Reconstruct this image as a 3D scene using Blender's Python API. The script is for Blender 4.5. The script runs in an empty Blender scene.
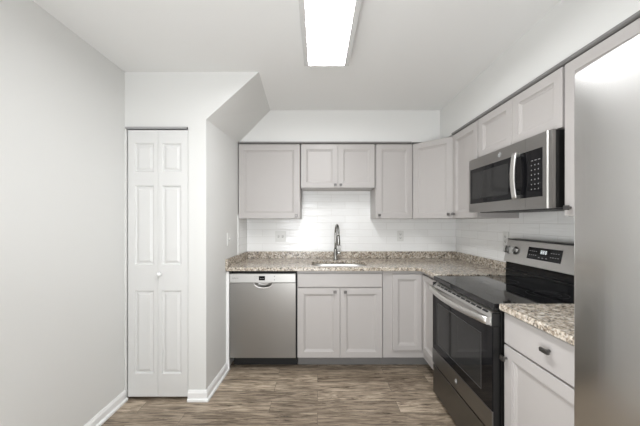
import bpy, bmesh, math, random
from mathutils import Vector, Matrix

random.seed(4)
SC = bpy.context.scene
COL = SC.collection
PI = math.pi

# ------------------------------------------------------------------ camera, sky, lights, exposure
H = 1.335
cam_d = bpy.data.cameras.new('camera')
cam = bpy.data.objects.new('camera', cam_d)
COL.objects.link(cam)
cam.location = (0, 0, H)
cam.rotation_euler = (PI / 2, 0, 0)
cam_d.sensor_width = 36
cam_d.lens = 36 * 287 / 640
cam_d.shift_x = 2.5 / 640
cam_d.shift_y = 8 / 640
cam_d.clip_start = 0.02
SC.camera = cam

world = bpy.data.worlds.new('world')
SC.world = world
world.use_nodes = True
bg = world.node_tree.nodes['Background']
bg.inputs[0].default_value = (0.95, 0.97, 1.0, 1)
bg.inputs[1].default_value = 1.0


def aim(x, y, z):
    return Vector((x, y, z)).to_track_quat('-Z', 'Y').to_euler()


def area_light(name, loc, rot, sx, sy, power, color):
    d = bpy.data.lights.new(name, 'AREA')
    d.shape = 'RECTANGLE'
    d.size, d.size_y = sx, sy
    d.energy = power
    d.color = color
    o = bpy.data.objects.new(name, d)
    o.location, o.rotation_euler = loc, rot
    COL.objects.link(o)
    return o


REAR_FILL_POWER = 13
FIXTURE_EMIT = 12.4
# added soft fill at the unseen rear window, aimed toward the right-hand side
area_light('rear_fill', (-0.55, -2.57, 1.35), aim(0.25, 1.0, 0.25), 1.2, 1.5, REAR_FILL_POWER, (0.965, 0.985, 1.0))

# added fill below the camera, aimed up and right at soffit and ceiling
area_light('upward_fill', (-0.25, 0.10, 0.75), aim(0.62, 0.50, 0.70), 1.0, 1.0, 9.3, (0.965, 0.985, 1.0))

SC.view_settings.view_transform = 'Standard'
SC.view_settings.look = 'None'
SC.view_settings.exposure = 1.44
SC.view_settings.gamma = 1.0
SC.view_settings.use_curve_mapping = False


# ------------------------------------------------------------------ helpers: materials
def mat(name, color, rough=0.5, metal=0.0, **kw):
    m = bpy.data.materials.new(name)
    m.use_nodes = True
    b = m.node_tree.nodes['Principled BSDF']
    b.inputs['Base Color'].default_value = (*color, 1)
    b.inputs['Roughness'].default_value = rough
    b.inputs['Metallic'].default_value = metal
    for k, v in kw.items():
        b.inputs[k.replace('_', ' ')].default_value = v
    return m


def N(m, t, **props):
    n = m.node_tree.nodes.new(t)
    for k, v in props.items():
        setattr(n, k, v)
    return n


def L(m, a, b):
    m.node_tree.links.new(a, b)


def coords(m, scale=(1, 1, 1), swiz=None):
    tc = N(m, 'ShaderNodeTexCoord')
    src = tc.outputs['Object']
    if swiz:
        sp = N(m, 'ShaderNodeSeparateXYZ')
        cb = N(m, 'ShaderNodeCombineXYZ')
        L(m, src, sp.inputs[0])
        for i, ax in enumerate(swiz):
            if ax in 'xyz':
                L(m, sp.outputs['xyz'.index(ax)], cb.inputs[i])
        src = cb.outputs[0]
    mp = N(m, 'ShaderNodeMapping')
    mp.inputs['Scale'].default_value = scale
    L(m, src, mp.inputs[0])
    return mp.outputs[0]


def ramp(m, stops, interp='LINEAR'):
    r = N(m, 'ShaderNodeValToRGB')
    r.color_ramp.interpolation = interp
    els = r.color_ramp.elements
    while len(els) < len(stops):
        els.new(0.5)
    for e, (p, c) in zip(els, stops):
        e.position = p
        e.color = (*c, 1)
    return r


def bump(m, height, strength, dist=0.01):
    b = N(m, 'ShaderNodeBump')
    b.inputs['Strength'].default_value = strength
    b.inputs['Distance'].default_value = dist
    L(m, height, b.inputs['Height'])
    L(m, b.outputs[0], m.node_tree.nodes['Principled BSDF'].inputs['Normal'])
    return b


def painted(name, color, rough, scale=180, strength=0.08):
    m = mat(name, color, rough)
    n = N(m, 'ShaderNodeTexNoise')
    n.inputs['Scale'].default_value = scale
    L(m, coords(m), n.inputs['Vector'])
    bump(m, n.outputs['Fac'], strength, 0.002)
    return m


M = {}
M['wall'] = painted('wall_paint', (0.71, 0.71, 0.695), 0.6)
M['ceiling'] = painted('ceiling_paint', (0.80, 0.80, 0.79), 0.75)
M['white'] = painted('white_trim_paint', (0.86, 0.86, 0.855), 0.3, 60, 0.02)
M['door'] = painted('white_door_paint', (0.70, 0.70, 0.69), 0.35, 40, 0.03)
M['cab'] = painted('grey_cabinet_paint', (0.435, 0.413, 0.400), 0.38, 90, 0.02)
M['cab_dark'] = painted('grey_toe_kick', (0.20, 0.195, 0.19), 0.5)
M['dark'] = mat('dark_gap', (0.012, 0.012, 0.012), 0.6)
M['black'] = mat('black_enamel', (0.006, 0.006, 0.006), 0.35)
M['black_glass'] = mat('black_glass', (0.006, 0.006, 0.007), 0.05, 0, IOR=1.45, Specular_IOR_Level=0.22)
M['cooktop_glass'] = mat('cooktop_glass', (0.008, 0.008, 0.009), 0.05, 0, IOR=1.5)
M['oven_window'] = mat('oven_window_glass', (0.022, 0.022, 0.022), 0.06, 0, IOR=1.45, Specular_IOR_Level=0.3)
M['grey_line'] = mat('grey_print', (0.22, 0.22, 0.22), 0.4)
M['faint_line'] = mat('faint_grey_print', (0.03, 0.03, 0.03), 0.3)
M['keypad_print'] = mat('keypad_print', (0.28, 0.28, 0.28), 0.5)
M['window_edge'] = mat('window_edge_grey', (0.05, 0.05, 0.05), 0.35)
M['print'] = mat('white_print', (0.42, 0.42, 0.42), 0.5)
M['nickel'] = mat('brushed_nickel', (0.17, 0.165, 0.16), 0.32, 1)
M['chrome'] = mat('chrome', (0.62, 0.62, 0.61), 0.16, 1)
M['faucet'] = mat('faucet_steel', (0.30, 0.295, 0.28), 0.2, 1)
M['plastic'] = mat('white_plastic', (0.70, 0.70, 0.68), 0.3)
M['slot'] = mat('slot_dark', (0.05, 0.05, 0.05), 0.5)
M['slot_grey'] = mat('slot_grey', (0.35, 0.35, 0.34), 0.5)
M['track'] = mat('track_grey', (0.40, 0.40, 0.40), 0.4, 0.4)
M['fixture'] = mat('fixture_white_metal', (0.62, 0.62, 0.61), 0.4)
M['strip'] = mat('control_strip_silver', (0.53, 0.525, 0.51), 0.4, 0.5)

m = mat('lit_diffuser', (0.9, 0.9, 0.9), 0.5)
pb = m.node_tree.nodes['Principled BSDF']
pb.inputs['Emission Color'].default_value = (0.98, 0.99, 1.0, 1)
pb.inputs['Emission Strength'].default_value = FIXTURE_EMIT
M['lamp'] = m
m = mat('lit_digits', (0.4, 0.42, 0.42), 0.5)
pb = m.node_tree.nodes['Principled BSDF']
pb.inputs['Emission Color'].default_value = (0.9, 0.97, 1.0, 1)
pb.inputs['Emission Strength'].default_value = 0.3
M['digits'] = m


def steel(name, color, rough, scale, amount=0.10, aniso=0.0, rot=0.0):
    m = mat(name, color, rough, 1.0)
    b = m.node_tree.nodes['Principled BSDF']
    n = N(m, 'ShaderNodeTexNoise')
    n.inputs['Scale'].default_value = 1.0
    n.inputs['Detail'].default_value = 3
    L(m, coords(m, scale), n.inputs['Vector'])
    mr = N(m, 'ShaderNodeMapRange')
    mr.inputs['To Min'].default_value = rough - amount
    mr.inputs['To Max'].default_value = rough + amount
    L(m, n.outputs['Fac'], mr.inputs['Value'])
    L(m, mr.outputs[0], b.inputs['Roughness'])
    b.inputs['Anisotropic'].default_value = aniso
    b.inputs['Anisotropic Rotation'].default_value = rot
    return m


M['steel'] = steel('stainless_steel', (0.32, 0.312, 0.30), 0.34, (4, 4, 300))
M['steel_dark'] = steel('dark_stainless_steel', (0.17, 0.167, 0.16), 0.34, (4, 4, 300))
M['steel_bright'] = steel('bright_stainless_steel', (0.66, 0.65, 0.63), 0.36, (4, 4, 300))
M['steel_oven'] = steel('oven_stainless_steel', (0.24, 0.235, 0.225), 0.34, (4, 4, 300))
M['steel_panel'] = steel('panel_stainless_steel', (0.50, 0.49, 0.475), 0.32, (4, 4, 300))
M['sink'] = steel('sink_steel', (0.86, 0.855, 0.84), 0.45, (60, 60, 60))
M['fridge'] = steel('fridge_steel', (0.70, 0.695, 0.685), 0.19, (5, 5, 1.6), 0.05, 0.7, 0.25)


def granite():
    m = mat('speckled_granite', (0.6, 0.55, 0.48), 0.16)
    b = m.node_tree.nodes['Principled BSDF']
    v = coords(m, (1, 1, 1))
    nz = N(m, 'ShaderNodeTexNoise')
    nz.inputs['Scale'].default_value = 42
    nz.inputs['Detail'].default_value = 5
    nz.inputs['Roughness'].default_value = 0.62
    nz.inputs['Distortion'].default_value = 0.6
    L(m, v, nz.inputs['Vector'])
    r1 = ramp(m, [(0.36, (0.045, 0.04, 0.035)), (0.43, (0.17, 0.135, 0.105)), (0.49, (0.36, 0.30, 0.235)),
                  (0.56, (0.54, 0.475, 0.39)), (0.67, (0.74, 0.69, 0.61))])
    L(m, nz.outputs['Fac'], r1.inputs[0])
    vo = N(m, 'ShaderNodeTexVoronoi')
    vo.inputs['Scale'].default_value = 110
    L(m, v, vo.inputs['Vector'])
    sp = N(m, 'ShaderNodeSeparateColor')
    L(m, vo.outputs['Color'], sp.inputs[0])
    r2 = ramp(m, [(0.0, (0.03, 0.03, 0.03)), (0.15, (0.24, 0.185, 0.14)), (0.36, (0.50, 0.44, 0.36)), (0.72, (0.80, 0.76, 0.69))], 'CONSTANT')
    L(m, sp.outputs[0], r2.inputs[0])
    mx = N(m, 'ShaderNodeMix', data_type='RGBA')
    mx.inputs[0].default_value = 0.42
    L(m, r1.outputs[0], mx.inputs[6])
    L(m, r2.outputs[0], mx.inputs[7])
    L(m, mx.outputs[2], b.inputs['Base Color'])
    return m


M['granite'] = granite()


def planks():
    m = mat('wood_plank_floor', (0.25, 0.2, 0.16), 0.42)
    b = m.node_tree.nodes['Principled BSDF']
    v = coords(m)
    br = N(m, 'ShaderNodeTexBrick')
    br.offset = 0.37
    br.offset_frequency = 2
    br.inputs['Scale'].default_value = 1
    br.inputs['Brick Width'].default_value = 0.92
    br.inputs['Row Height'].default_value = 0.125
    br.inputs['Mortar Size'].default_value = 0.0016
    br.inputs['Mortar Smooth'].default_value = 0.2
    br.inputs['Color1'].default_value = (0.66, 0.64, 0.62, 1)
    br.inputs['Color2'].default_value = (1.22, 1.22, 1.22, 1)
    br.inputs['Mortar'].default_value = (0.42, 0.42, 0.42, 1)
    L(m, v, br.inputs['Vector'])
    # grain shifted from plank to plank by its own tint
    tint = N(m, 'ShaderNodeVectorMath', operation='MULTIPLY')
    tint.inputs[1].default_value = (37, 11, 0)
    L(m, br.outputs['Color'], tint.inputs[0])
    add = N(m, 'ShaderNodeVectorMath', operation='ADD')
    L(m, v, add.inputs[0])
    L(m, tint.outputs[0], add.inputs[1])
    mp = N(m, 'ShaderNodeMapping')
    mp.inputs['Scale'].default_value = (3.4, 30, 1)
    L(m, add.outputs[0], mp.inputs[0])
    nz = N(m, 'ShaderNodeTexNoise')
    nz.inputs['Scale'].default_value = 1
    nz.inputs['Detail'].default_value = 7
    nz.inputs['Roughness'].default_value = 0.72
    nz.inputs['Distortion'].default_value = 1.8
    L(m, mp.outputs[0], nz.inputs['Vector'])
    r = ramp(m, [(0.28, (0.072, 0.053, 0.038)), (0.40, (0.205, 0.160, 0.116)), (0.50, (0.350, 0.283, 0.212)), (0.66, (0.58, 0.485, 0.375))])
    big = N(m, 'ShaderNodeTexNoise')
    big.inputs['Scale'].default_value = 1
    big.inputs['Detail'].default_value = 4
    mp2 = N(m, 'ShaderNodeMapping')
    mp2.inputs['Scale'].default_value = (4.5, 18, 1)
    L(m, add.outputs[0], mp2.inputs[0])
    L(m, mp2.outputs[0], big.inputs['Vector'])
    av = N(m, 'ShaderNodeMix', data_type='FLOAT')
    av.inputs[0].default_value = 0.25
    L(m, nz.outputs['Fac'], av.inputs[2])
    L(m, big.outputs['Fac'], av.inputs[3])
    st = N(m, 'ShaderNodeMapRange')
    st.inputs['From Min'].default_value = 0.30
    st.inputs['From Max'].default_value = 0.70
    st.inputs['To Min'].default_value = 0.20
    st.inputs['To Max'].default_value = 0.78
    L(m, av.outputs[0], st.inputs['Value'])
    L(m, st.outputs[0], r.inputs[0])
    mx = N(m, 'ShaderNodeMix', data_type='RGBA', blend_type='MULTIPLY')
    mx.inputs[0].default_value = 1.0
    L(m, r.outputs[0], mx.inputs[6])
    L(m, br.outputs['Color'], mx.inputs[7])
    L(m, mx.outputs[2], b.inputs['Base Color'])
    bump(m, nz.outputs['Fac'], 0.25, 0.002)
    return m


M['floor'] = planks()


def tile(name, swiz):
    m = mat(name, (0.8, 0.8, 0.79), 0.13)
    b = m.node_tree.nodes['Principled BSDF']
    v = coords(m, swiz=swiz)
    br = N(m, 'ShaderNodeTexBrick')
    br.offset = 0.5
    br.inputs['Scale'].default_value = 1
    br.inputs['Brick Width'].default_value = 0.305
    br.inputs['Row Height'].default_value = 0.0775
    br.inputs['Mortar Size'].default_value = 0.0016
    br.inputs['Mortar Smooth'].default_value = 0.3
    br.inputs['Color1'].default_value = (0.84, 0.84, 0.83, 1)
    br.inputs['Color2'].default_value = (0.88, 0.88, 0.87, 1)
    br.inputs['Mortar'].default_value = (0.74, 0.73, 0.71, 1)
    L(m, v, br.inputs['Vector'])
    L(m, br.outputs['Color'], b.inputs['Base Color'])
    nz = N(m, 'ShaderNodeTexNoise')
    nz.inputs['Scale'].default_value = 1
    nz.inputs['Detail'].default_value = 1
    mp = N(m, 'ShaderNodeMapping')
    mp.inputs['Scale'].default_value = (5, 52, 1)
    L(m, v, mp.inputs[0])
    L(m, mp.outputs[0], nz.inputs['Vector'])
    mt = N(m, 'ShaderNodeMath', operation='MULTIPLY_ADD')
    mt.inputs[1].default_value = -0.22
    L(m, br.outputs['Fac'], mt.inputs[0])
    ml = N(m, 'ShaderNodeMath', operation='MULTIPLY')
    ml.inputs[1].default_value = 0.9
    L(m, nz.outputs['Fac'], ml.inputs[0])
    L(m, ml.outputs[0], mt.inputs[2])
    bump(m, mt.outputs[0], 1.0, 0.003)
    return m


M['tile_xz'] = tile('white_subway_tile', 'xz')
M['tile_yz'] = tile('white_subway_tile_side', 'yz')


# ------------------------------------------------------------------ helpers: meshes
def obj(name, bm, m, parent=None, bevel=0.0, smooth=False, segs=2):
    bmesh.ops.recalc_face_normals(bm, faces=bm.faces[:])
    me = bpy.data.meshes.new(name)
    bm.to_mesh(me)
    bm.free()
    for x in (m if isinstance(m, (list, tuple)) else [m]):
        me.materials.append(M[x])
    o = bpy.data.objects.new(name, me)
    COL.objects.link(o)
    if parent:
        o.parent = parent
    if smooth:
        for p in me.polygons:
            p.use_smooth = True
    if bevel:
        md = o.modifiers.new('bevel', 'BEVEL')
        md.width = bevel
        md.segments = segs
        md.limit_method = 'ANGLE'
        md.angle_limit = math.radians(40)
    return o


def thing(name, label, cat, loc=(0, 0, 0), rotz=0.0, group=None):
    o = bpy.data.objects.new(name, None)
    o.empty_display_size = 0.1
    COL.objects.link(o)
    o.location = loc
    o.rotation_euler = (0, 0, rotz)
    o['label'], o['category'] = label, cat
    if group:
        o['group'] = group
    return o


def struct(o):
    o['kind'] = 'structure'
    return o


def box(bm, x0, x1, y0, y1, z0, z1, mi=0):
    vs = [bm.verts.new(p) for p in ((x0, y0, z0), (x1, y0, z0), (x1, y1, z0), (x0, y1, z0),
                                    (x0, y0, z1), (x1, y0, z1), (x1, y1, z1), (x0, y1, z1))]
    for f in ((0, 1, 2, 3), (4, 5, 6, 7), (0, 1, 5, 4), (1, 2, 6, 5), (2, 3, 7, 6), (3, 0, 4, 7)):
        bm.faces.new([vs[i] for i in f]).material_index = mi
    return bm


def boxes(*bs):
    bm = bmesh.new()
    for b in bs:
        box(bm, *b)
    return bm


def prism(bm, pts, axis, a0, a1, mi=0):
    """polygon pts extruded along axis ('x','y','z') from a0 to a1"""
    def P(p, a):
        return {'x': (a, p[0], p[1]), 'y': (p[0], a, p[1]), 'z': (p[0], p[1], a)}[axis]
    A = [bm.verts.new(P(p, a0)) for p in pts]
    B = [bm.verts.new(P(p, a1)) for p in pts]
    n = len(pts)
    bm.faces.new(A).material_index = mi
    bm.faces.new(B).material_index = mi
    for i in range(n):
        bm.faces.new((A[i], A[(i + 1) % n], B[(i + 1) % n], B[i])).material_index = mi
    return bm


def plate(outer, holes, z0, z1):
    """flat plate of any outline with holes through it"""
    bm = bmesh.new()
    tops = []
    edges = []
    for loop in [outer] + holes:
        vs = [bm.verts.new((x, y, z1)) for x, y in loop]
        tops.append(vs)
        for i in range(len(vs)):
            edges.append(bm.edges.new((vs[i], vs[(i + 1) % len(vs)])))
    r = bmesh.ops.triangle_fill(bm, use_beauty=True, use_dissolve=False, edges=edges)
    faces = [f for f in r['geom'] if isinstance(f, bmesh.types.BMFace)]
    mp = {}
    for vs in tops:
        for v in vs:
            mp[v] = bm.verts.new((v.co.x, v.co.y, z0))
    for f in faces:
        bm.faces.new([mp[v] for v in reversed(f.verts)])
    for vs in tops:
        n = len(vs)
        for i in range(n):
            a, b = vs[i], vs[(i + 1) % n]
            bm.faces.new((a, b, mp[b], mp[a]))
    return bm


def tube(bm, pts, radii, segs=14, cap=True, mi=0):
    pts = [Vector(p) for p in pts]
    if not isinstance(radii, (list, tuple)):
        radii = [radii] * len(pts)
    rings = []
    ref = None
    for i, p in enumerate(pts):
        t = (pts[min(i + 1, len(pts) - 1)] - pts[max(i - 1, 0)]).normalized()
        if ref is None:
            ref = t.orthogonal().normalized()
        ref = (ref - t * ref.dot(t)).normalized()
        bn = t.cross(ref)
        rings.append([bm.verts.new(p + (ref * math.cos(a) + bn * math.sin(a)) * radii[i])
                      for a in (2 * PI * k / segs for k in range(segs))])
    for A, B in zip(rings, rings[1:]):
        for k in range(segs):
            f = bm.faces.new((A[k], A[(k + 1) % segs], B[(k + 1) % segs], B[k]))
            f.smooth = True
            f.material_index = mi
    if cap:
        bm.faces.new(rings[0]).material_index = mi
        bm.faces.new(rings[-1]).material_index = mi
    return bm


def ring(bm, c, r0, r1, axis_y=True, n=32, y=0.0):
    A, B = [], []
    for k in range(n):
        a = 2 * PI * k / n
        ca, sa = math.cos(a), math.sin(a)
        if axis_y:
            A.append(bm.verts.new((c[0] + r0 * ca, c[1], c[2] + r0 * sa)))
            B.append(bm.verts.new((c[0] + r1 * ca, c[1], c[2] + r1 * sa)))
        else:
            A.append(bm.verts.new((c[0] + r0 * ca, c[1] + r0 * sa, c[2])))
            B.append(bm.verts.new((c[0] + r1 * ca, c[1] + r1 * sa, c[2])))
    for k in range(n):
        bm.faces.new((A[k], A[(k + 1) % n], B[(k + 1) % n], B[k]))
    return bm


def rrect(x0, x1, y0, y1, r, n=5):
    pts = []
    for cx, cy, a0 in ((x1 - r, y1 - r, 0), (x0 + r, y1 - r, PI / 2), (x0 + r, y0 + r, PI), (x1 - r, y0 + r, 1.5 * PI)):
        for k in range(n + 1):
            a = a0 + PI / 2 * k / n
            pts.append((cx + r * math.cos(a), cy + r * math.sin(a)))
    return pts


def panel_slab(w, h, t, rects, profile, x0=0.0, z0=0.0, yb=0.0):
    """door or drawer front lying in x-z, back at y=yb, face at y=yb-t, with moulded panels (one column) in rects"""
    bm = bmesh.new()
    xs = sorted({0, w} | {r[0] for r in rects} | {r[1] for r in rects})
    zs = sorted({0, h} | {r[2] for r in rects} | {r[3] for r in rects})
    yf = yb - t

    def V(x, z, d=0.0):
        return bm.verts.new((x0 + x, yf + d, z0 + z))
    for i in range(len(xs) - 1):
        for j in range(len(zs) - 1):
            a, b, c, d = xs[i], xs[i + 1], zs[j], zs[j + 1]
            hit = [r for r in rects if r[0] <= a and b <= r[1] and r[2] <= c and d <= r[3]]
            if not hit:
                bm.faces.new((V(a, c), V(b, c), V(b, d), V(a, d)))
                continue
            prev = None
            for ins, dep in profile:
                cur = [V(a + ins, c + ins, dep), V(b - ins, c + ins, dep), V(b - ins, d - ins, dep), V(a + ins, d - ins, dep)]
                if prev:
                    for k in range(4):
                        bm.faces.new((prev[k], prev[(k + 1) % 4], cur[(k + 1) % 4], cur[k]))
                prev = cur
            bm.faces.new(prev)
    # back and rim
    def B(x, z):
        return bm.verts.new((x0 + x, yb, z0 + z))
    bm.faces.new((B(0, 0), B(0, h), B(w, h), B(w, 0)))
    for k in range(len(xs) - 1):
        for z in (0, h):
            bm.faces.new((V(xs[k], z), V(xs[k + 1], z), B(xs[k + 1], z), B(xs[k], z)))
    for k in range(len(zs) - 1):
        for x in (0, w):
            bm.faces.new((V(x, zs[k]), V(x, zs[k + 1]), B(x, zs[k + 1]), B(x, zs[k])))
    bmesh.ops.remove_doubles(bm, verts=bm.verts[:], dist=1e-5)
    return bm


def text_bm(s, size, loc, mtx, depth=0.0006):
    cu = bpy.data.curves.new('txt', 'FONT')
    cu.body = s
    cu.size = size
    cu.align_x = 'CENTER'
    cu.align_y = 'CENTER'
    cu.extrude = depth
    o = bpy.data.objects.new('txt', cu)
    COL.objects.link(o)
    me = bpy.data.meshes.new_from_object(o.evaluated_get(bpy.context.evaluated_depsgraph_get()))
    bm = bmesh.new()
    bm.from_mesh(me)
    bpy.data.objects.remove(o)
    bpy.data.curves.remove(cu)
    bpy.data.meshes.remove(me)
    bmesh.ops.transform(bm, matrix=Matrix.Translation(loc) @ mtx, verts=bm.verts[:])
    return bm


FACE = Matrix.Rotation(PI / 2, 4, 'X')      # text upright, facing -y


def sweep(path, profile, side=1):
    """profile (out, z) swept along a floor path with mitred corners, pushed out to one side"""
    bm = bmesh.new()
    P = [Vector(p) for p in path]
    rows = []
    for i, p in enumerate(P):
        ds = []
        if i > 0:
            ds.append((P[i] - P[i - 1]).normalized())
        if i < len(P) - 1:
            ds.append((P[i + 1] - P[i]).normalized())
        ns = [Vector((d.y, -d.x)) * side for d in ds]
        n = sum(ns, Vector((0, 0)))
        n = n / n.length
        n = n / max(0.3, n.dot(ns[0]))
        rows.append([bm.verts.new((p.x + n.x * o, p.y + n.y * o, z)) for o, z in profile])
    k = len(profile)
    for A, B in zip(rows, rows[1:]):
        for j in range(k):
            bm.faces.new((A[j], A[(j + 1) % k], B[(j + 1) % k], B[j]))
    bm.faces.new(rows[0])
    bm.faces.new(rows[-1])
    return bm


# ------------------------------------------------------------------ the room
XL, XR, DW_, DP, CEIL = -1.438, 1.54, 3.18, 2.14, 2.447
REAR = -2.6
def side_x(y):
    return -0.83 + 0.0433 * (y - DP)


struct(obj('floor', boxes((XL - 0.1, XR + 0.1, REAR - 0.1, DW_ + 0.1, -0.05, 0)), 'floor'))
struct(obj('ceiling', boxes((XL - 0.1, XR + 0.1, REAR - 0.1, DW_ + 0.1, CEIL, CEIL + 0.05)), 'ceiling'))
struct(obj('wall_left', boxes((XL - 0.1, XL, REAR - 0.1, DW_ + 0.1, 0, CEIL)), 'wall'))
struct(obj('wall_right', boxes((XR, XR + 0.1, REAR - 0.1, DW_ + 0.1, 0, CEIL)), 'wall'))
struct(obj('wall_back', boxes((XL, XR, DW_, DW_ + 0.1, 0, CEIL)), 'wall'))
WX, WZ0, WZ1 = 1.2, 0.55, 2.15
struct(obj('wall_rear', boxes((XL, -WX, REAR - 0.1, REAR, 0, CEIL), (WX, XR, REAR - 0.1, REAR, 0, CEIL),
                              (-WX, WX, REAR - 0.1, REAR, 0, WZ0), (-WX, WX, REAR - 0.1, REAR, WZ1, CEIL)), 'wall'))
fw = 0.05
struct(obj('window_1', boxes((-WX, WX, REAR - 0.08, REAR - 0.02, WZ0, WZ0 + fw), (-WX, WX, REAR - 0.08, REAR - 0.02, WZ1 - fw, WZ1),
                             (-WX, -WX + fw, REAR - 0.08, REAR - 0.02, WZ0, WZ1), (WX - fw, WX, REAR - 0.08, REAR - 0.02, WZ0, WZ1),
                             (-fw / 2, fw / 2, REAR - 0.08, REAR - 0.02, WZ0, WZ1)), 'white'))

# pantry closet: front wall with a door opening, side wall, and the slanted underside of the stair
OX0, OX1, OZ = -1.424, -0.964, 2.036
ys = (DP, 2.87, DW_)
zs_low = (2.093, 2.117, 2.127)
xs_top = (-0.437, -0.475, -0.492)
bm = bmesh.new()
front = [(XL, 0), (OX0, 0), (OX0, OZ), (OX1, OZ), (OX1, 0), (side_x(DP), 0), (side_x(DP), zs_low[0]), (xs_top[0], CEIL), (XL, CEIL)]
bm.faces.new([bm.verts.new((x, DP, z)) for x, z in front])
for (a, b) in (((OX0, 0), (OX0, OZ)), ((OX0, OZ), (OX1, OZ)), ((OX1, OZ), (OX1, 0))):
    bm.faces.new([bm.verts.new(p) for p in ((a[0], DP, a[1]), (b[0], DP, b[1]), (b[0], DP + 0.11, b[1]), (a[0], DP + 0.11, a[1]))])
for i in range(2):
    y0, y1 = ys[i], ys[i + 1]
    bm.faces.new([bm.verts.new(p) for p in ((side_x(y0), y0, 0), (side_x(y1), y1, 0), (side_x(y1), y1, zs_low[i + 1]), (side_x(y0), y0, zs_low[i]))])
    bm.faces.new([bm.verts.new(p) for p in ((side_x(y0), y0, zs_low[i]), (side_x(y1), y1, zs_low[i + 1]), (xs_top[i + 1], y1, CEIL), (xs_top[i], y0, CEIL))])
bmesh.ops.remove_doubles(bm, verts=bm.verts[:], dist=1e-4)
struct(obj('wall_pantry', bm, 'wall'))

SF, SR = 2.885, 1.232        # faces of the two soffits
bm = bmesh.new()
prism(bm, [(-0.805, SF), (SR, SF), (SR, -0.6), (XR, -0.6), (XR, DW_), (-0.805, DW_)], 'z', 2.127, CEIL)
struct(obj('wall_soffit', bm, 'wall'))

BASE = [(0, 0), (0.026, 0), (0.026, 0.014), (0.014, 0.022), (0.014, 0.058), (0.009, 0.068), (0.006, 0.076), (0, 0.076)]
struct(obj('baseboard_left', sweep([(XL, REAR), (XL, DP - 0.001)], BASE, 1), 'white'))
struct(obj('baseboard_pantry', sweep([(OX1 + 0.002, DP), (side_x(DP), DP), (side_x(2.585), 2.585)], BASE, 1), 'white'))

# tile on the walls between counter and wall cabinets
TZ0 = 1.0
struct(obj('wall_tile_back', boxes((side_x(DW_) + 0.006, XR - 0.006, DW_ - 0.008, DW_, TZ0, 1.72)), 'tile_xz'))
struct(obj('wall_tile_right', boxes((XR - 0.008, XR, 0.80, DW_ - 0.008, 0.90, 1.45)), 'tile_yz'))
bm = bmesh.new()
prism(bm, [(side_x(2.868) - 0.002, 2.868), (side_x(2.868) + 0.007, 2.868), (side_x(DW_) + 0.007, DW_ - 0.001), (side_x(DW_) - 0.002, DW_ - 0.001)], 'z', TZ0, 1.40)
struct(obj('wall_tile_left', bm, 'tile_yz', bevel=0.001))

# white filler strip between wall and dishwasher
struct(obj('trim_1', boxes((side_x(2.56) - 0.004, -0.787, 2.553, 2.575, 0.0, 0.884)), 'white', bevel=0.002))


# pantry bifold door
door = struct(thing('door_1', 'white bifold pantry door with raised panels', 'door', (OX0 + 0.010, DP + 0.019, 0.024)))
del door['category']
LW, LH = 0.2225, 1.990
raised = [(0, 0), (0.005, 0.010), (0.011, 0.013), (0.031, 0.003), (0.033, 0.003)]
for k in range(2):
    x0 = 0.0 if k == 0 else LW + 0.0016
    ins0, ins1 = (0.050, 0.030) if k == 0 else (0.030, 0.050)
    pr = [(ins0, LW - ins1, 0.171, 0.791), (ins0, LW - ins1, 0.984, 1.575), (ins0, LW - ins1, 1.678, 1.890)]
    leaf = obj('door_leaf', panel_slab(LW, LH, 0.034, pr, raised, x0, 0, 0.017), 'door', door, bevel=0.0012)
    if k == 1:
        bm = bmesh.new()
        kx, kz = x0 + 0.017, 0.915
        tube(bm, [(kx, -0.017, kz), (kx, -0.026, kz), (kx, -0.030, kz), (kx, -0.038, kz), (kx, -0.046, kz), (kx, -0.049, kz)],
             [0.009, 0.008, 0.014, 0.018, 0.013, 0.004], 18)
        obj('knob', bm, 'white', leaf)
obj('track', boxes((-0.014, 0.442, -0.03, 0.03, LH + 0.006, LH + 0.020)), 'track', door)


# ------------------------------------------------------------------ ceiling light
t = thing('ceiling_light', 'long white box ceiling light with a glowing flat lens', 'ceiling light', (0.06, 1.32, CEIL))
hw, hl, dz = 0.150, 0.61, 0.072
obj('frame', boxes((-hw, -hw + 0.031, -hl, hl, -dz, 0), (hw - 0.031, hw, -hl, hl, -dz, 0),
                   (-hw + 0.031, hw - 0.031, -hl, -hl + 0.008, -dz, 0), (-hw + 0.031, hw - 0.031, hl - 0.008, hl, -dz, 0)), 'fixture', t, bevel=0.002)
obj('diffuser', boxes((-hw + 0.031, hw - 0.031, -hl + 0.008, hl - 0.008, -dz + 0.008, -dz + 0.016)), 'lamp', t)


# ------------------------------------------------------------------ cabinets
# local frame of a cabinet: x to the right along its face, y into the wall (0 = carcass front), z up from its base
RIGHT = -PI / 2
MOULD = [(0, 0), (0.001, 0.006), (0.006, 0.006), (0.007, 0.0095), (0.015, 0.011), (0.016, 0.014), (0.018, 0.014)]
DT = 0.020


def knob(parent, x, z, w=0.027, h=0.024, y=-DT):
    bm = bmesh.new()
    tube(bm, [(x, y, z), (x, y - 0.003, z), (x, y - 0.017, z)], [0.008, 0.0055, 0.0055], 14)
    box(bm, x - w / 2, x + w / 2, y - 0.028, y - 0.016, z - h / 2, z + h / 2)
    return obj('knob', bm, 'nickel', parent, bevel=0.003)


def cab_door(parent, x0, x1, z0, z1, frame=0.056, knob_at=None, name='door'):
    w, h = x1 - x0, z1 - z0
    d = obj(name, panel_slab(w, h, DT, [(frame, w - frame, frame, h - frame)], MOULD, x0, z0), 'cab', parent, bevel=0.0015)
    if knob_at:
        knob(d, *knob_at)
    return d


def wall_cab(label, loc, rotz, w, h, depth, doors, group=None):
    t = thing('wall_cabinet', label, 'cabinet', loc, rotz, 'wall cabinets')
    obj('body', boxes((0.003, w - 0.003, 0, depth, 0, h - 0.008)), 'cab', t, bevel=0.0015)
    for d in doors:
        cab_door(t, *d)
    return t


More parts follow.
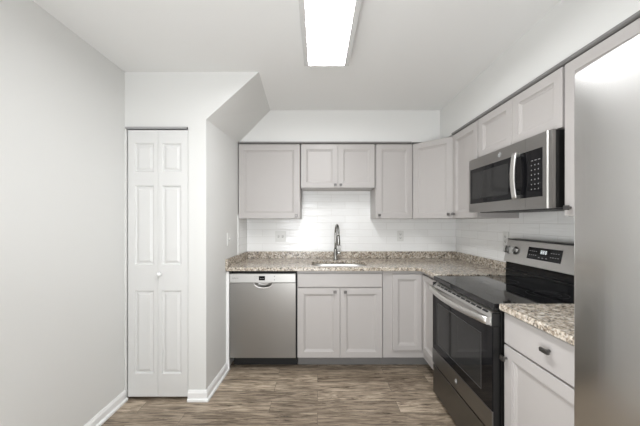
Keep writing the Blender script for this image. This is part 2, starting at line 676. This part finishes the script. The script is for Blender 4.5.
UZ0, UZ1, UF = 1.357, 2.108, 2.890
UH = UZ1 - UZ0
e = 0.008
wall_cab('tall grey wall cabinet with one door, beside the pantry side wall', (-0.795, UF, UZ0), 0, 0.624, UH, 0.28,
         [(e, 0.625 - e, 0.004, UH - 0.006, 0.058, (0.583, 0.034))])
CZ0 = 1.665
CH = UZ1 - CZ0
wall_cab('short grey two-door wall cabinet hanging above the sink', (-0.171, UF, CZ0), 0, 0.751, CH, 0.28,
         [(e, 0.3740, 0.004, CH - 0.006, 0.052, (0.348, 0.030)), (0.3770, 0.751 - e, 0.004, CH - 0.006, 0.052, (0.403, 0.030))])
wall_cab('narrow grey wall cabinet between the short sink cabinet and the angled corner cabinet', (0.580, UF, UZ0), 0, 0.377, UH, 0.28,
         [(e, 0.377 - e, 0.004, UH - 0.006, 0.054, (0.036, 0.036))])
# angled corner cabinet
ax, ay, bx, by = 0.959, 2.890, 1.246, 2.603
t = thing('wall_cabinet', 'grey corner wall cabinet with an angled single door', 'cabinet', (ax, ay, UZ0), -PI / 4, 'wall cabinets')
Wd = math.hypot(bx - ax, by - ay)
def to_local(p):
    dx, dy = p[0] - ax, p[1] - ay
    c, s = math.cos(PI / 4), math.sin(PI / 4)
    return (dx * c - dy * s, dx * s + dy * c)
poly = [to_local(p) for p in ((ax, ay), (bx, by), (XR - 0.01, by), (XR - 0.01, DW_ - 0.01), (ax, DW_ - 0.01))]
bm = bmesh.new()
prism(bm, poly, 'z', 0, UH - 0.004)
obj('body', bm, 'cab', t, bevel=0.0015)
cab_door(t, 0.012, Wd - 0.012, 0.004, UH - 0.006, 0.054, (Wd - 0.042, 0.040))

UX = 1.236       # carcass face of the right-hand wall cabinets
wall_cab('narrow grey wall cabinet left of the microwave', (UX, 2.588, UZ0), RIGHT, 0.410, UH, 0.30,
         [(0.006, 0.410 - 0.006, 0.004, UH - 0.006, 0.056, (0.046, 0.040))])
MZ1 = 1.798
MH = UZ1 - MZ1
wall_cab('short grey two-door wall cabinet directly over the microwave', (UX, 2.176, MZ1), RIGHT, 0.756, MH, 0.30,
         [(0.006, 0.379, 0.004, MH - 0.006, 0.054), (0.383, 0.750, 0.004, MH - 0.006, 0.054)])
wall_cab('tall grey wall cabinet with one door, half hidden behind the refrigerator', (UX, 1.418, UZ0), RIGHT, 0.580, UH, 0.30,
         [(0.006, 0.574, 0.004, UH - 0.006, 0.056, (0.040, 0.042))])

# small crown strip between cabinets and soffit
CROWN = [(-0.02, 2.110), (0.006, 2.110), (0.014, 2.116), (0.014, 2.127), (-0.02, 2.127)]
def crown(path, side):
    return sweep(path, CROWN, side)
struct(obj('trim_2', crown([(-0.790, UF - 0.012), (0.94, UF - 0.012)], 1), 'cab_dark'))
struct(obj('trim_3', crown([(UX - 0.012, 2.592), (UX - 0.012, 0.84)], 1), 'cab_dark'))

# ---- base cabinets
BF = 2.571          # carcass front of the back run
BX = 0.949          # carcass front of the right-hand run
BT = 0.891          # carcass top
KZ = 0.112          # toe kick height


def carcass(w, depth, kick=0.055):
    return boxes((0.001, w - 0.001, 0, depth, KZ, BT))


t = thing('base_cabinet', 'grey sink base cabinet with two doors, right of the dishwasher', 'cabinet', (-0.182, BF, 0), 0, 'base cabinets')
w = 0.764
obj('body', boxes((0.001, w - 0.001, 0, 0.02, KZ, BT), (0.001, 0.02, 0.02, 0.58, KZ, BT), (w - 0.02, w - 0.001, 0.02, 0.58, KZ, BT),
                  (0.02, w - 0.02, 0.02, 0.58, KZ, KZ + 0.02)), 'cab', t, bevel=0.001)
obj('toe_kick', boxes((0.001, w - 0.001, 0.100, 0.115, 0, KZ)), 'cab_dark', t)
obj('drawer_front', panel_slab(w - 0.012, 0.118, DT, [], MOULD, 0.006, 0.748), 'cab', t, bevel=0.003)
cab_door(t, 0.006, w / 2 - 0.002, KZ + 0.008, 0.738, 0.054, (w / 2 - 0.046, 0.708))
cab_door(t, w / 2 + 0.002, w - 0.006, KZ + 0.008, 0.738, 0.054, (w / 2 + 0.046, 0.708))

t = thing('base_cabinet', 'grey corner base cabinet with an inward folding pair of doors', 'cabinet', (0.583, BF, 0), 0, 'base cabinets')
lx = BX - 0.583                     # inner corner in local x
ly = BF - 2.210                     # length of the leaf on the right-hand run
L_out = [(0.001, 0), (lx, 0), (lx, -ly), (XR - 0.01 - 0.583, -ly), (XR - 0.01 - 0.583, 0.595), (0.001, 0.595)]
bm = bmesh.new()
prism(bm, L_out, 'z', KZ, BT)
obj('body', bm, 'cab', t, bevel=0.001)
K_out = [(0.001, 0.100), (lx + 0.100, 0.100), (lx + 0.100, -ly), (lx + 0.115, -ly), (lx + 0.115, 0.115), (0.001, 0.115)]
bm = bmesh.new()
prism(bm, K_out, 'z', 0, KZ)
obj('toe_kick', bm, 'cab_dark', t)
cab_door(t, 0.086, lx - DT - 0.003, KZ + 0.072, BT - 0.030, 0.046)
dl = cab_door(t, 0, ly - 0.006 - DT, KZ + 0.072, BT - 0.030, 0.046)
dl.rotation_euler = (0, 0, RIGHT)
dl.location = (lx, -DT - 0.003, 0)

t = thing('base_cabinet', 'grey base cabinet with one drawer over one door, between range and refrigerator', 'cabinet', (BX, 1.434, 0), RIGHT, 'base cabinets')
w = 0.58
obj('body', carcass(w, 0.58), 'cab', t, bevel=0.001)
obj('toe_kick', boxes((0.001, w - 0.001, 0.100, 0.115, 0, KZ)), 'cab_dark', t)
dr = obj('drawer', panel_slab(w - 0.012, 0.150, DT, [], MOULD, 0.006, 0.731), 'cab', t, bevel=0.003)
knob(dr, 0.285, 0.815, 0.044, 0.018)
cab_door(t, 0.006, w - 0.006, KZ + 0.008, 0.722, 0.056, (0.026, 0.662, 0.03, 0.024))

# ------------------------------------------------------------------ counters
CT0, CT1 = 0.893, 0.925
SX0, SX1, SY0, SY1 = -0.055, 0.468, 2.600, 2.975
CF, CX = 2.525, 0.903
sink_hole = rrect(SX0, SX1, SY0, SY1, 0.11, 8)
t = thing('countertop', 'long speckled beige granite countertop running into the corner, with sink cutout', 'countertop', (0, 0, CT0))
outer = [(side_x(CF) + 0.002, CF), (CX - 0.012, CF), (CX, CF - 0.012), (CX, 2.206), (XR - 0.004, 2.206), (XR - 0.004, DW_ - 0.002), (side_x(DW_) + 0.003, DW_ - 0.002)]
obj('slab', plate(outer, [sink_hole], 0, CT1 - CT0), 'granite', t, bevel=0.006, segs=3)
sz0, sz1 = CT1 - CT0, 1.0 - CT0
obj('splash', boxes((side_x(DW_) + 0.02, XR - 0.026, DW_ - 0.024, DW_ - 0.002, sz0, sz1)), 'granite', t, bevel=0.002)
obj('splash', boxes((XR - 0.026, XR - 0.004, 2.206, DW_ - 0.002, sz0, sz1)), 'granite', t, bevel=0.002)
bm = bmesh.new()
prism(bm, [(side_x(CF) + 0.002, CF), (side_x(CF) + 0.022, CF), (side_x(DW_) + 0.022, DW_ - 0.002), (side_x(DW_) + 0.003, DW_ - 0.002)], 'z', sz0, sz1)
obj('splash', bm, 'granite', t, bevel=0.002)
t2 = obj('countertop', boxes((CX, XR - 0.010, 0.845, 1.430, CT0, CT1)), 'granite', bevel=0.006, segs=3)
t2['label'], t2['category'] = 'short speckled granite countertop between range and refrigerator', 'countertop'
t2['group'] = t['group'] = 'granite countertops'

# ------------------------------------------------------------------ sink and faucet
t = thing('sink', 'undermount stainless steel sink bowl set into the granite countertop', 'sink', ((SX0 + SX1) / 2, (SY0 + SY1) / 2, CT0 - 0.0035))
cx, cy = (SX0 + SX1) / 2, (SY0 + SY1) / 2
bm = bmesh.new()
hw, hd = (SX1 - SX0) / 2, (SY1 - SY0) / 2
loops = []
for grow, z, r in ((0.022, 0, 0.13), (0.004, 0, 0.114), (0.0, -0.02, 0.11), (-0.012, -0.165, 0.10), (-0.04, -0.19, 0.08)):
    loops.append([bm.verts.new((x, y, z)) for x, y in rrect(-hw - grow, hw + grow, -hd - grow, hd + grow, r, 6)])
for A, B in zip(loops, loops[1:]):
    n = len(A)
    for k in range(n):
        bm.faces.new((A[k], A[(k + 1) % n], B[(k + 1) % n], B[k])).smooth = True
bm.faces.new(loops[-1])
bowl = obj('bowl', bm, 'sink', t)
md = bowl.modifiers.new('thick', 'SOLIDIFY')
md.thickness = 0.002
md.offset = -1
bm = bmesh.new()
tube(bm, [(0, 0, -0.1895), (0, 0, -0.186), (0, 0, -0.184)], [0.045, 0.045, 0.038], 24)
obj('drain', bm, 'chrome', t)

t = thing('faucet', 'brushed steel gooseneck kitchen faucet with side lever, behind the sink', 'faucet', (0.190, 3.030, CT1 + 0.0005))
bm = bmesh.new()
tube(bm, [(0, 0, 0), (0, 0, 0.006), (0, 0, 0.008), (0, 0, 0.02), (0, 0, 0.115), (0, 0, 0.118)], [0.027, 0.027, 0.021, 0.019, 0.019, 0.016], 20)
obj('body', bm, 'faucet', t)
bm = bmesh.new()
R = 0.092
pts = [(0, 0, 0.115), (0, 0, 0.19)]
top = 0.278
ux, uy = 0.10, -0.995
for k in range(0, 17):
    a = PI * k / 16
    q = R * (1 - math.cos(a))
    pts.append((ux * q, uy * q, top + R * math.sin(a)))
pts.append((ux * 2 * R, uy * 2 * R, top - 0.02))
tube(bm, pts, 0.0115, 16)
obj('spout', bm, 'faucet', t)
bm = bmesh.new()
px, py = ux * 2 * R, uy * 2 * R
tube(bm, [(px, py, top - 0.015), (px, py, top - 0.03), (px, py, top - 0.10), (px, py, top - 0.112)], [0.014, 0.016, 0.018, 0.015], 18)
obj('spray_head', bm, 'faucet', t)
bm = bmesh.new()
tube(bm, [(0.015, 0, 0.075), (0.050, 0, 0.075), (0.053, 0, 0.075)], [0.016, 0.016, 0.012], 16)
tube(bm, [(0.044, 0, 0.080), (0.050, -0.004, 0.11), (0.054, -0.008, 0.155)], [0.007, 0.0055, 0.0045], 12)
obj('lever', bm, 'chrome', t)

# ------------------------------------------------------------------ dishwasher
t = thing('dishwasher', 'stainless steel built-in dishwasher with silver control strip, left of the sink', 'dishwasher', (-0.782, 2.575, 0))
w = 0.588
obj('tub', boxes((0.004, w + 0.008, 0.025, 0.57, 0.105, 0.880)), 'dark', t)
obj('kick_plate', boxes((0.004, w + 0.008, 0.095, 0.11, 0.0, 0.105)), 'dark', t)
bm = bmesh.new()
c0, a_, b_ = 0.300, 0.083, 0.043
zt = 0.783
pts = [(0, 0.118), (w, 0.118), (w, zt), (c0 + a_, zt)]
arc = [(c0 + a_ * math.cos(PI * k / 18), zt - b_ * math.sin(PI * k / 18)) for k in range(19)]
pts += arc[1:] + [(0, zt)]
prism(bm, pts, 'y', -0.024, -0.001)
obj('door', bm, 'steel', t, bevel=0.0012)
bm = bmesh.new()
rows = []
for j in range(7):
    q = 1 - j / 6 * 0.55
    dpt = -0.0235 + 0.026 * math.sin(j / 6 * PI / 2)
    rows.append([bm.verts.new((c0 + a_ * q * math.cos(PI * k / 18), dpt, zt - b_ * q * math.sin(PI * k / 18))) for k in range(19)])
for A, B in zip(rows, rows[1:]):
    for k in range(18):
        bm.faces.new((A[k], A[k + 1], B[k + 1], B[k])).smooth = True
bm.faces.new(rows[-1])
scoop = obj('handle_scoop', bm, 'steel', t)
bm = bmesh.new()
tube(bm, [(c0 + a_ * math.cos(PI * k / 18), -0.0245, zt - b_ * math.sin(PI * k / 18)) for k in range(19)],
     [0.0015 + 0.005 * math.sin(PI * k / 18) for k in range(19)], 10)
obj('handle_lip', bm, 'steel_bright', scoop)
strip = obj('control_strip', boxes((0, w, -0.026, 0.0, 0.786, 0.866)), 'strip', t, bevel=0.004)
bm = boxes((0.261, 0.316, -0.0272, -0.025, 0.808, 0.846))
bm2 = [(0.272, 0.284), (0.287, 0.296), (0.299, 0.308)]
for x0, x1 in bm2:
    box(bm, x0, x1, -0.0276, -0.0270, 0.822, 0.8245, 1)
    box(bm, x0, x0 + 0.002, -0.0276, -0.0270, 0.8245, 0.830, 1)
obj('display', bm, ['black_glass', 'grey_line'], strip)
bm = bmesh.new()
for x, z in ((0.222, 0.842), (0.222, 0.828), (0.222, 0.812), (0.236, 0.842), (0.236, 0.828), (0.248, 0.842), (0.248, 0.828)):
    box(bm, x, x + 0.008, -0.0265, -0.0258, z - 0.001, z + 0.001)
obj('program_marks', bm, 'grey_line', strip)
for x in (0.400,):
    for z in (0.812, 0.842):
        bm = bmesh.new()
        tube(bm, [(x, -0.0255, z), (x, -0.0285, z)], 0.0042, 12)
        obj('button', bm, 'nickel', strip)
bm = bmesh.new()
tube(bm, [(0.146, -0.0255, 0.826), (0.146, -0.0285, 0.826)], 0.010, 20)
obj('button', bm, 'strip', strip, bevel=0.001)
bm = bmesh.new()
tube(bm, [(0.438, -0.0255, 0.828), (0.438, -0.0285, 0.828)], 0.011, 20)
obj('button', bm, 'strip', strip, bevel=0.001)
obj('brand_lettering', text_bm('BOSCH', 0.017, (0.052, -0.0262, 0.826), FACE), 'grey_line', strip)

# ------------------------------------------------------------------ range
def logo(parent, x, y, z, r):
    bm = bmesh.new()
    tube(bm, [(x, y, z), (x, y - 0.0015, z)], r, 28)
    o = obj('badge', bm, ['grey_line'], parent)
    bm = text_bm('GE', r * 1.05, (x, y - 0.0017, z), FACE)
    ring(bm, (x, y - 0.0019, z), r * 0.80, r * 0.97)
    for f in bm.faces:
        f.material_index = 0
    obj('badge_lettering', bm, 'print', parent)
    return o


RX, RY = 0.8815, 2.200
t = thing('range', 'freestanding electric range with black glass cooktop and stainless steel oven front', 'stove', (RX, RY, 0), RIGHT)
w = 0.756
# local y: 0 = front of the door, + toward the wall
obj('body', boxes((0.004, w - 0.004, 0.045, 0.62, 0.03, 0.895)), 'black', t, bevel=0.002)
for x in (0.05, w - 0.05):
    for y in (0.10, 0.57):
        bm = bmesh.new()
        tube(bm, [(x, y, 0), (x, y, 0.01), (x, y, 0.032)], [0.02, 0.016, 0.012], 12)
        obj('foot', bm, 'black', t)
# storage drawer
obj('drawer', boxes((0.003, w - 0.003, 0.004, 0.045, 0.035, 0.246)), 'steel_dark', t, bevel=0.004)
# oven door
dz0, dz1 = 0.262, 0.862
dr = obj('oven_door', boxes((0.005, w - 0.005, 0.0065, 0.043, dz0 + 0.002, 0.800), (0.003, 0.011, 0.0, 0.043, 0.8015, 0.870), (w - 0.011, w - 0.003, 0.0, 0.043, 0.8015, 0.870)), 'black', t, bevel=0.002)
obj('door_glass', boxes((0.003, w - 0.003, 0.0, 0.006, 0.373, 0.800)), 'black_glass', dr, bevel=0.002)
obj('door_band', boxes((0.003, w - 0.003, -0.002, 0.0065, dz0, 0.371)), 'steel_oven', dr, bevel=0.002)
bm = bmesh.new()
x0, x1, z0, z1 = 0.10, w - 0.10, 0.43, 0.735
f_ = 0.004
for b in ((x0, x1, -0.0006, 0.001, z0, z0 + f_), (x0, x1, -0.0006, 0.001, z1 - f_, z1), (x0, x0 + f_, -0.0006, 0.001, z0 + f_, z1 - f_), (x1 - f_, x1, -0.0006, 0.001, z0 + f_, z1 - f_)):
    box(bm, *b)
obj('window_outline', bm, 'window_edge', dr)
obj('window', boxes((x0 + f_, x1 - f_, -0.0003, 0.001, z0 + f_, z1 - f_)), 'oven_window', dr)
# slanted steel top rail of the door, with vent slots
bm = bmesh.new()
prism(bm, [(-0.001, 0.801), (0.045, 0.801), (0.045, 0.872), (0.032, 0.872), (-0.001, 0.842)], 'x', 0.0115, w - 0.0115)
obj('door_rail', bm, 'steel_bright', dr, bevel=0.001)
bm = bmesh.new()
n = 11
nrm = Vector((0, -0.030, 0.033)).normalized()
for k in range(n):
    xa = 0.055 + k * (w - 0.11) / n
    xb = xa + (w - 0.11) / n * 0.80
    vs = []
    for lift in (0.0008, -0.002):
        for (y, z) in ((0.011, 0.842 + 0.0109), (0.019, 0.842 + 0.0182)):
            for x in (xa, xb):
                vs.append(bm.verts.new((x, y + nrm.y * lift, z + nrm.z * lift)))
    for f in ((0, 1, 3, 2), (4, 5, 7, 6), (0, 1, 5, 4), (1, 3, 7, 5), (3, 2, 6, 7), (2, 0, 4, 6)):
        bm.faces.new([vs[i] for i in f])
obj('vent_slots', bm, 'dark', dr)
# bowed handle
bm = bmesh.new()
n = 24
rings = []
prof = [(-0.019, -0.006), (-0.012, -0.012), (0.012, -0.012), (0.019, -0.004), (0.019, 0.004), (0.012, 0.009), (-0.012, 0.009), (-0.019, 0.004)]
for k in range(n + 1):
    s = k / n
    x = 0.008 + s * (w - 0.020)
    y = -0.016 - 0.044 * math.sin(PI * s) ** 0.8
    rings.append([bm.verts.new((x, y + b, 0.828 + a)) for a, b in prof])
for A, B in zip(rings, rings[1:]):
    for k in range(8):
        bm.faces.new((A[k], A[(k + 1) % 8], B[(k + 1) % 8], B[k])).smooth = True
bm.faces.new(rings[0])
bm.faces.new(rings[-1])
box(bm, 0.016, 0.040, -0.020, 0.0, 0.815, 0.841)
box(bm, w - 0.044, w - 0.018, -0.020, 0.0, 0.815, 0.841)
obj('handle', bm, 'steel_bright', dr)
logo(dr, w / 2, -0.002, 0.318, 0.014)
# cooktop
ct = obj('cooktop', boxes((0, w, 0.006, 0.60, 0.884, 0.917)), 'cooktop_glass', t, bevel=0.005, segs=3)
for (x, y, r) in ((0.20, 0.19, 0.115), (0.20, 0.19, 0.075), (0.56, 0.19, 0.09), (0.20, 0.43, 0.075), (0.56, 0.43, 0.10), (0.56, 0.43, 0.065)):
    obj('burner_ring', ring(bmesh.new(), (x, y, 0.9173), r - 0.0015, r, False, 48), 'faint_line', ct)
# backguard
bgd = bmesh.new()
prism(bgd, [(0.555, 0.915), (0.645, 0.915), (0.645, 1.03), (0.560, 1.03)], 'x', 0.004, w - 0.004)
bk = obj('backguard', bgd, 'black_glass', t, bevel=0.004)
bgd = bmesh.new()
Y0, Z0, Y1, Z1 = 0.542, 1.030, 0.578, 1.196
prism(bgd, [(Y0, Z0), (Y1, Z1), (0.645, Z1), (0.645, Z0)], 'x', 0.0, w)
obj('ledge', boxes((0.004, w - 0.004, 0.545, 0.558, 0.968, 0.976)), 'black', bk, bevel=0.002)
obj('control_panel', bgd, 'steel_panel', bk, bevel=0.004)
obj('top_cap', boxes((0.0, w, Y1 - 0.003, 0.647, Z1, Z1 + 0.006)), 'black', bk, bevel=0.002)
slope = math.atan2(Y1 - Y0, Z1 - Z0)
def on_panel(x, s, out=0.0):
    """point on the slanted panel: s metres up along it, out metres off it"""
    return Vector((x, Y0 + math.sin(slope) * s - math.cos(slope) * out, Z0 + math.cos(slope) * s + math.sin(slope) * out))
def panel_box(bm, x0, x1, s0, s1, o0, o1, mi=0):
    vs = [bm.verts.new(on_panel(x, s, o)) for o in (o0, o1) for (x, s) in ((x0, s0), (x1, s0), (x1, s1), (x0, s1))]
    for f in ((0, 1, 2, 3), (4, 5, 6, 7), (0, 1, 5, 4), (1, 2, 6, 5), (2, 3, 7, 6), (3, 0, 4, 7)):
        bm.faces.new([vs[i] for i in f]).material_index = mi
bm = bmesh.new()
panel_box(bm, 0.232, 0.505, 0.052, 0.132, -0.001, 0.002)
for i in range(4):
    for sx in (0.248, 0.425):
        panel_box(bm, sx + i * 0.018, sx + i * 0.018 + 0.009, 0.104, 0.108, 0.002, 0.0025, 1)
        panel_box(bm, sx + i * 0.018, sx + i * 0.018 + 0.009, 0.078, 0.082, 0.002, 0.0025, 1)
for i in range(3):
    panel_box(bm, 0.33 + i * 0.03, 0.344 + i * 0.03, 0.066, 0.070, 0.002, 0.0025, 1)
# clock digits as lit segments
for k, x in enumerate((0.345, 0.362, 0.381)):
    ww, s0, s1 = 0.011, 0.094, 0.116
    sm = (s0 + s1) / 2
    for (a, b, c, d) in ((x, x + ww, s1 - 0.0025, s1), (x, x + ww, s0, s0 + 0.0025), (x, x + ww, sm - 0.0012, sm + 0.0012),
                         (x, x + 0.0025, s0, s1), (x + ww - 0.0025, x + ww, s0, s1)):
        panel_box(bm, a, b, c, d, 0.002, 0.0026, 2)
obj('display', bm, ['black_glass', 'grey_line', 'digits'], bk)
for x in (0.042, 0.108, w - 0.108, w - 0.042):
    bm = bmesh.new()
    tube(bm, [on_panel(x, 0.092, o) for o in (0, 0.004, 0.004, 0.018, 0.021)], [0.030, 0.030, 0.025, 0.024, 0.021], 22)
    for f in bm.faces:
        f.material_index = 0
    panel_box(bm, x - 0.009, x + 0.009, 0.066, 0.118, 0.018, 0.040, 1)
    obj('control_knob', bm, ['steel_dark', 'chrome'], bk)

# ------------------------------------------------------------------ microwave
t = thing('microwave', 'over-the-range stainless steel microwave with black glass door and keypad', 'microwave', (1.165, 2.204, 1.400), RIGHT)
t.scale = (1.022, 1, 1)
w, h = 0.758, 0.394
obj('body', boxes((0, w, 0.022, 0.365, 0.002, h - 0.002)), 'black', t, bevel=0.002)
bm = boxes((0.06, 0.70, 0.05, 0.33, -0.004, 0.002))
obj('vent_grille', bm, 'slot', t)
FZ0, FZ1 = 0.064, 0.320
fr = obj('door', boxes((0, 0.583, 0.0, 0.022, FZ1, h), (0, 0.583, 0, 0.022, 0, FZ0), (0, 0.016, 0, 0.022, FZ0, FZ1)), 'steel', t)
gl = obj('door_glass', boxes((0.016, 0.583, 0.001, 0.020, FZ0, FZ1)), 'black_glass', fr)
obj('window', boxes((0.045, 0.44, 0.0004, 0.002, FZ0 + 0.035, FZ1 - 0.030)), 'oven_window', fr)
cp = obj('control_panel', boxes((0.5845, 0.730, 0.0, 0.022, FZ1, h), (0.5845, 0.730, 0, 0.022, 0, FZ0), (0.703, 0.730, 0, 0.022, FZ0, FZ1)), 'steel', t)
bm = bmesh.new()
prism(bm, [(0.730, -0.001), (0.736, 0.004), (0.736, 0.022), (0.730, 0.022)], 'z', 0, h)
obj('edge_glint', bm, 'steel_bright', t)  # chamfered edge, its glint put in as brighter steel
obj('end_strip', boxes((0.7365, w, 0.004, 0.022, 0, h)), 'steel', t, bevel=0.001)
bm = boxes((0.5845, 0.703, 0.001, 0.020, FZ0, FZ1))
for r in range(7):
    for c in range(3):
        x, z = 0.624 + c * 0.024, FZ1 - 0.060 - r * 0.026
        if r == 0:
            box(bm, x, x + 0.014, 0.0004, 0.0011, z, z + 0.003, 1)
        else:
            box(bm, x, x + 0.005, 0.0004, 0.0011, z, z + 0.006, 1)
obj('keypad', bm, ['black_glass', 'keypad_print'], cp)
bm = bmesh.new()
rings = []
prof = [(-0.019, 0.003), (-0.018, -0.004), (-0.012, -0.006), (0.012, -0.006), (0.018, -0.004), (0.019, 0.003)]
n = 20
for k in range(n + 1):
    s = k / n
    z = FZ0 - 0.002 + s * (FZ1 - FZ0 + 0.012)
    y = -0.022 - 0.014 * math.sin(PI * s) ** 0.8
    rings.append([bm.verts.new((0.530 + a, y + b, z)) for a, b in prof])
for A, B in zip(rings, rings[1:]):
    for k in range(6):
        bm.faces.new((A[k], A[(k + 1) % 6], B[(k + 1) % 6], B[k])).smooth = True
bm.faces.new(rings[0])
bm.faces.new(rings[-1])
for z in (FZ0, FZ1 - 0.014):
    box(bm, 0.519, 0.541, -0.024, 0.002, z, z + 0.02)
obj('handle', bm, 'steel_bright', fr)
logo(fr, 0.360, 0.0, 0.358, 0.015)

# ------------------------------------------------------------------ refrigerator
t = thing('refrigerator', 'large stainless steel refrigerator cut off by the right picture edge', 'refrigerator', (0.70, 0.786, 0), RIGHT)
FW, FH = 0.910, 1.738
obj('body', boxes((0.004, FW - 0.004, 0.072, 0.80, 0.03, FH - 0.015)), 'steel_dark', t, bevel=0.004)


def bowed_door(x0, x1, z0, z1):
    bm = bmesh.new()
    n = 24
    pts = []
    for k in range(n + 1):
        x = x0 + (x1 - x0) * k / n
        q = (2 * x / FW - 1)
        pts.append((x, -0.019 * (1 - q * q)))
    pts += [(x1, 0.066), (x0, 0.066)]
    prism(bm, pts, 'z', z0, z1)
    return bm


half = FW / 2
for (x0, x1, z0, z1, hx) in ((0, half - 0.003, 0.70, FH, half - 0.045), (half + 0.003, FW, 0.70, FH, half + 0.045)):
    d = obj('door', bowed_door(x0, x1, z0, z1), 'fridge', t, bevel=0.006, segs=3)
    bm = bmesh.new()
    tube(bm, [(hx, -0.006, 0.86), (hx, -0.05, 0.89), (hx, -0.055, 0.95), (hx, -0.055, 1.5), (hx, -0.05, 1.56), (hx, -0.006, 1.59)], 0.013, 16)
    obj('handle', bm, 'steel_bright', d)
d = obj('drawer', bowed_door(0, FW, 0.06, 0.692), 'fridge', t, bevel=0.006, segs=3)
bm = bmesh.new()
tube(bm, [(0.10, -0.004, 0.61), (0.12, -0.05, 0.61), (0.20, -0.06, 0.61), (0.71, -0.06, 0.61), (0.79, -0.05, 0.61), (0.81, -0.004, 0.61)], 0.013, 16)
obj('handle', bm, 'steel_bright', d)
for x in (0.05, FW - 0.05):
    for y in (0.12, 0.74):
        bm = bmesh.new()
        tube(bm, [(x, y, 0), (x, y, 0.035)], 0.02, 12)
        obj('foot', bm, 'black', t)

# ------------------------------------------------------------------ outlets and switch
def wall_plate(name, label, cat, loc, rotz, kind, gangs=1, group=None):
    """plate in local x-z, back at y=0, facing -y"""
    t = thing(name, label, cat, loc, rotz, group)
    hw = 0.036 + 0.023 * (gangs - 1)
    bm = bmesh.new()
    prism(bm, rrect(-hw, hw, -0.058, 0.058, 0.005, 3), 'y', -0.006, 0.0)
    obj('plate', bm, 'plastic', t, bevel=0.002)
    if kind == 'outlet':
        for z in (-0.0205, 0.0205):
            bm = bmesh.new()
            prism(bm, rrect(-0.017, 0.017, z - 0.014, z + 0.014, 0.008, 4), 'y', -0.0075, -0.005)
            so = obj('socket', bm, 'plastic', t, bevel=0.0008)
            obj('slot', boxes((-0.0085, -0.0055, -0.0082, -0.007, z - 0.006, z + 0.006), (0.0055, 0.0085, -0.0082, -0.007, z - 0.006, z + 0.006),
                              (-0.003, 0.003, -0.0082, -0.007, z - 0.011, z - 0.007)), 'slot', so)
    elif kind == 'rocker':
        bm = bmesh.new()
        prism(bm, [(-0.004, -0.033), (-0.012, -0.033), (-0.006, 0.033), (-0.004, 0.033)], 'x', -0.0165, 0.0165)
        obj('rocker', bm, 'plastic', t, bevel=0.001)
    else:
        for k in range(gangs):
            xc = 0.046 * (k - (gangs - 1) / 2)
            bm = bmesh.new()
            prism(bm, [(-0.005, -0.011), (-0.016, 0.004), (-0.017, 0.010), (-0.005, 0.011)], 'x', xc - 0.005, xc + 0.005)
            obj('toggle', bm, 'plastic', t, bevel=0.001)
            obj('toggle_slot', boxes((xc - 0.008, xc + 0.008, -0.0063, -0.005, -0.013, 0.013)), 'slot_grey', t)
    return t


og = 'outlets on the tile backsplash'
wall_plate('light_switch', 'white double toggle switch plate on the tile, left of the faucet', 'light switch', (-0.408, DW_ - 0.008, 1.165), 0, 'toggle', 2)
wall_plate('wall_outlet', 'white outlet on the tile between faucet and corner', 'outlet', (0.915, DW_ - 0.008, 1.170), 0, 'outlet', 1, og)
wall_plate('wall_outlet', 'white outlet partly hidden behind the back corner of the range', 'outlet', (XR - 0.008, 2.330, 1.190), RIGHT, 'outlet', 1, og)
ang = math.atan2(1.0, 0.0433)       # the pantry side wall runs a little askew
wall_plate('light_switch', 'white toggle light switch on the pantry side wall', 'light switch', (side_x(2.61), 2.61, 1.17), ang, 'toggle')
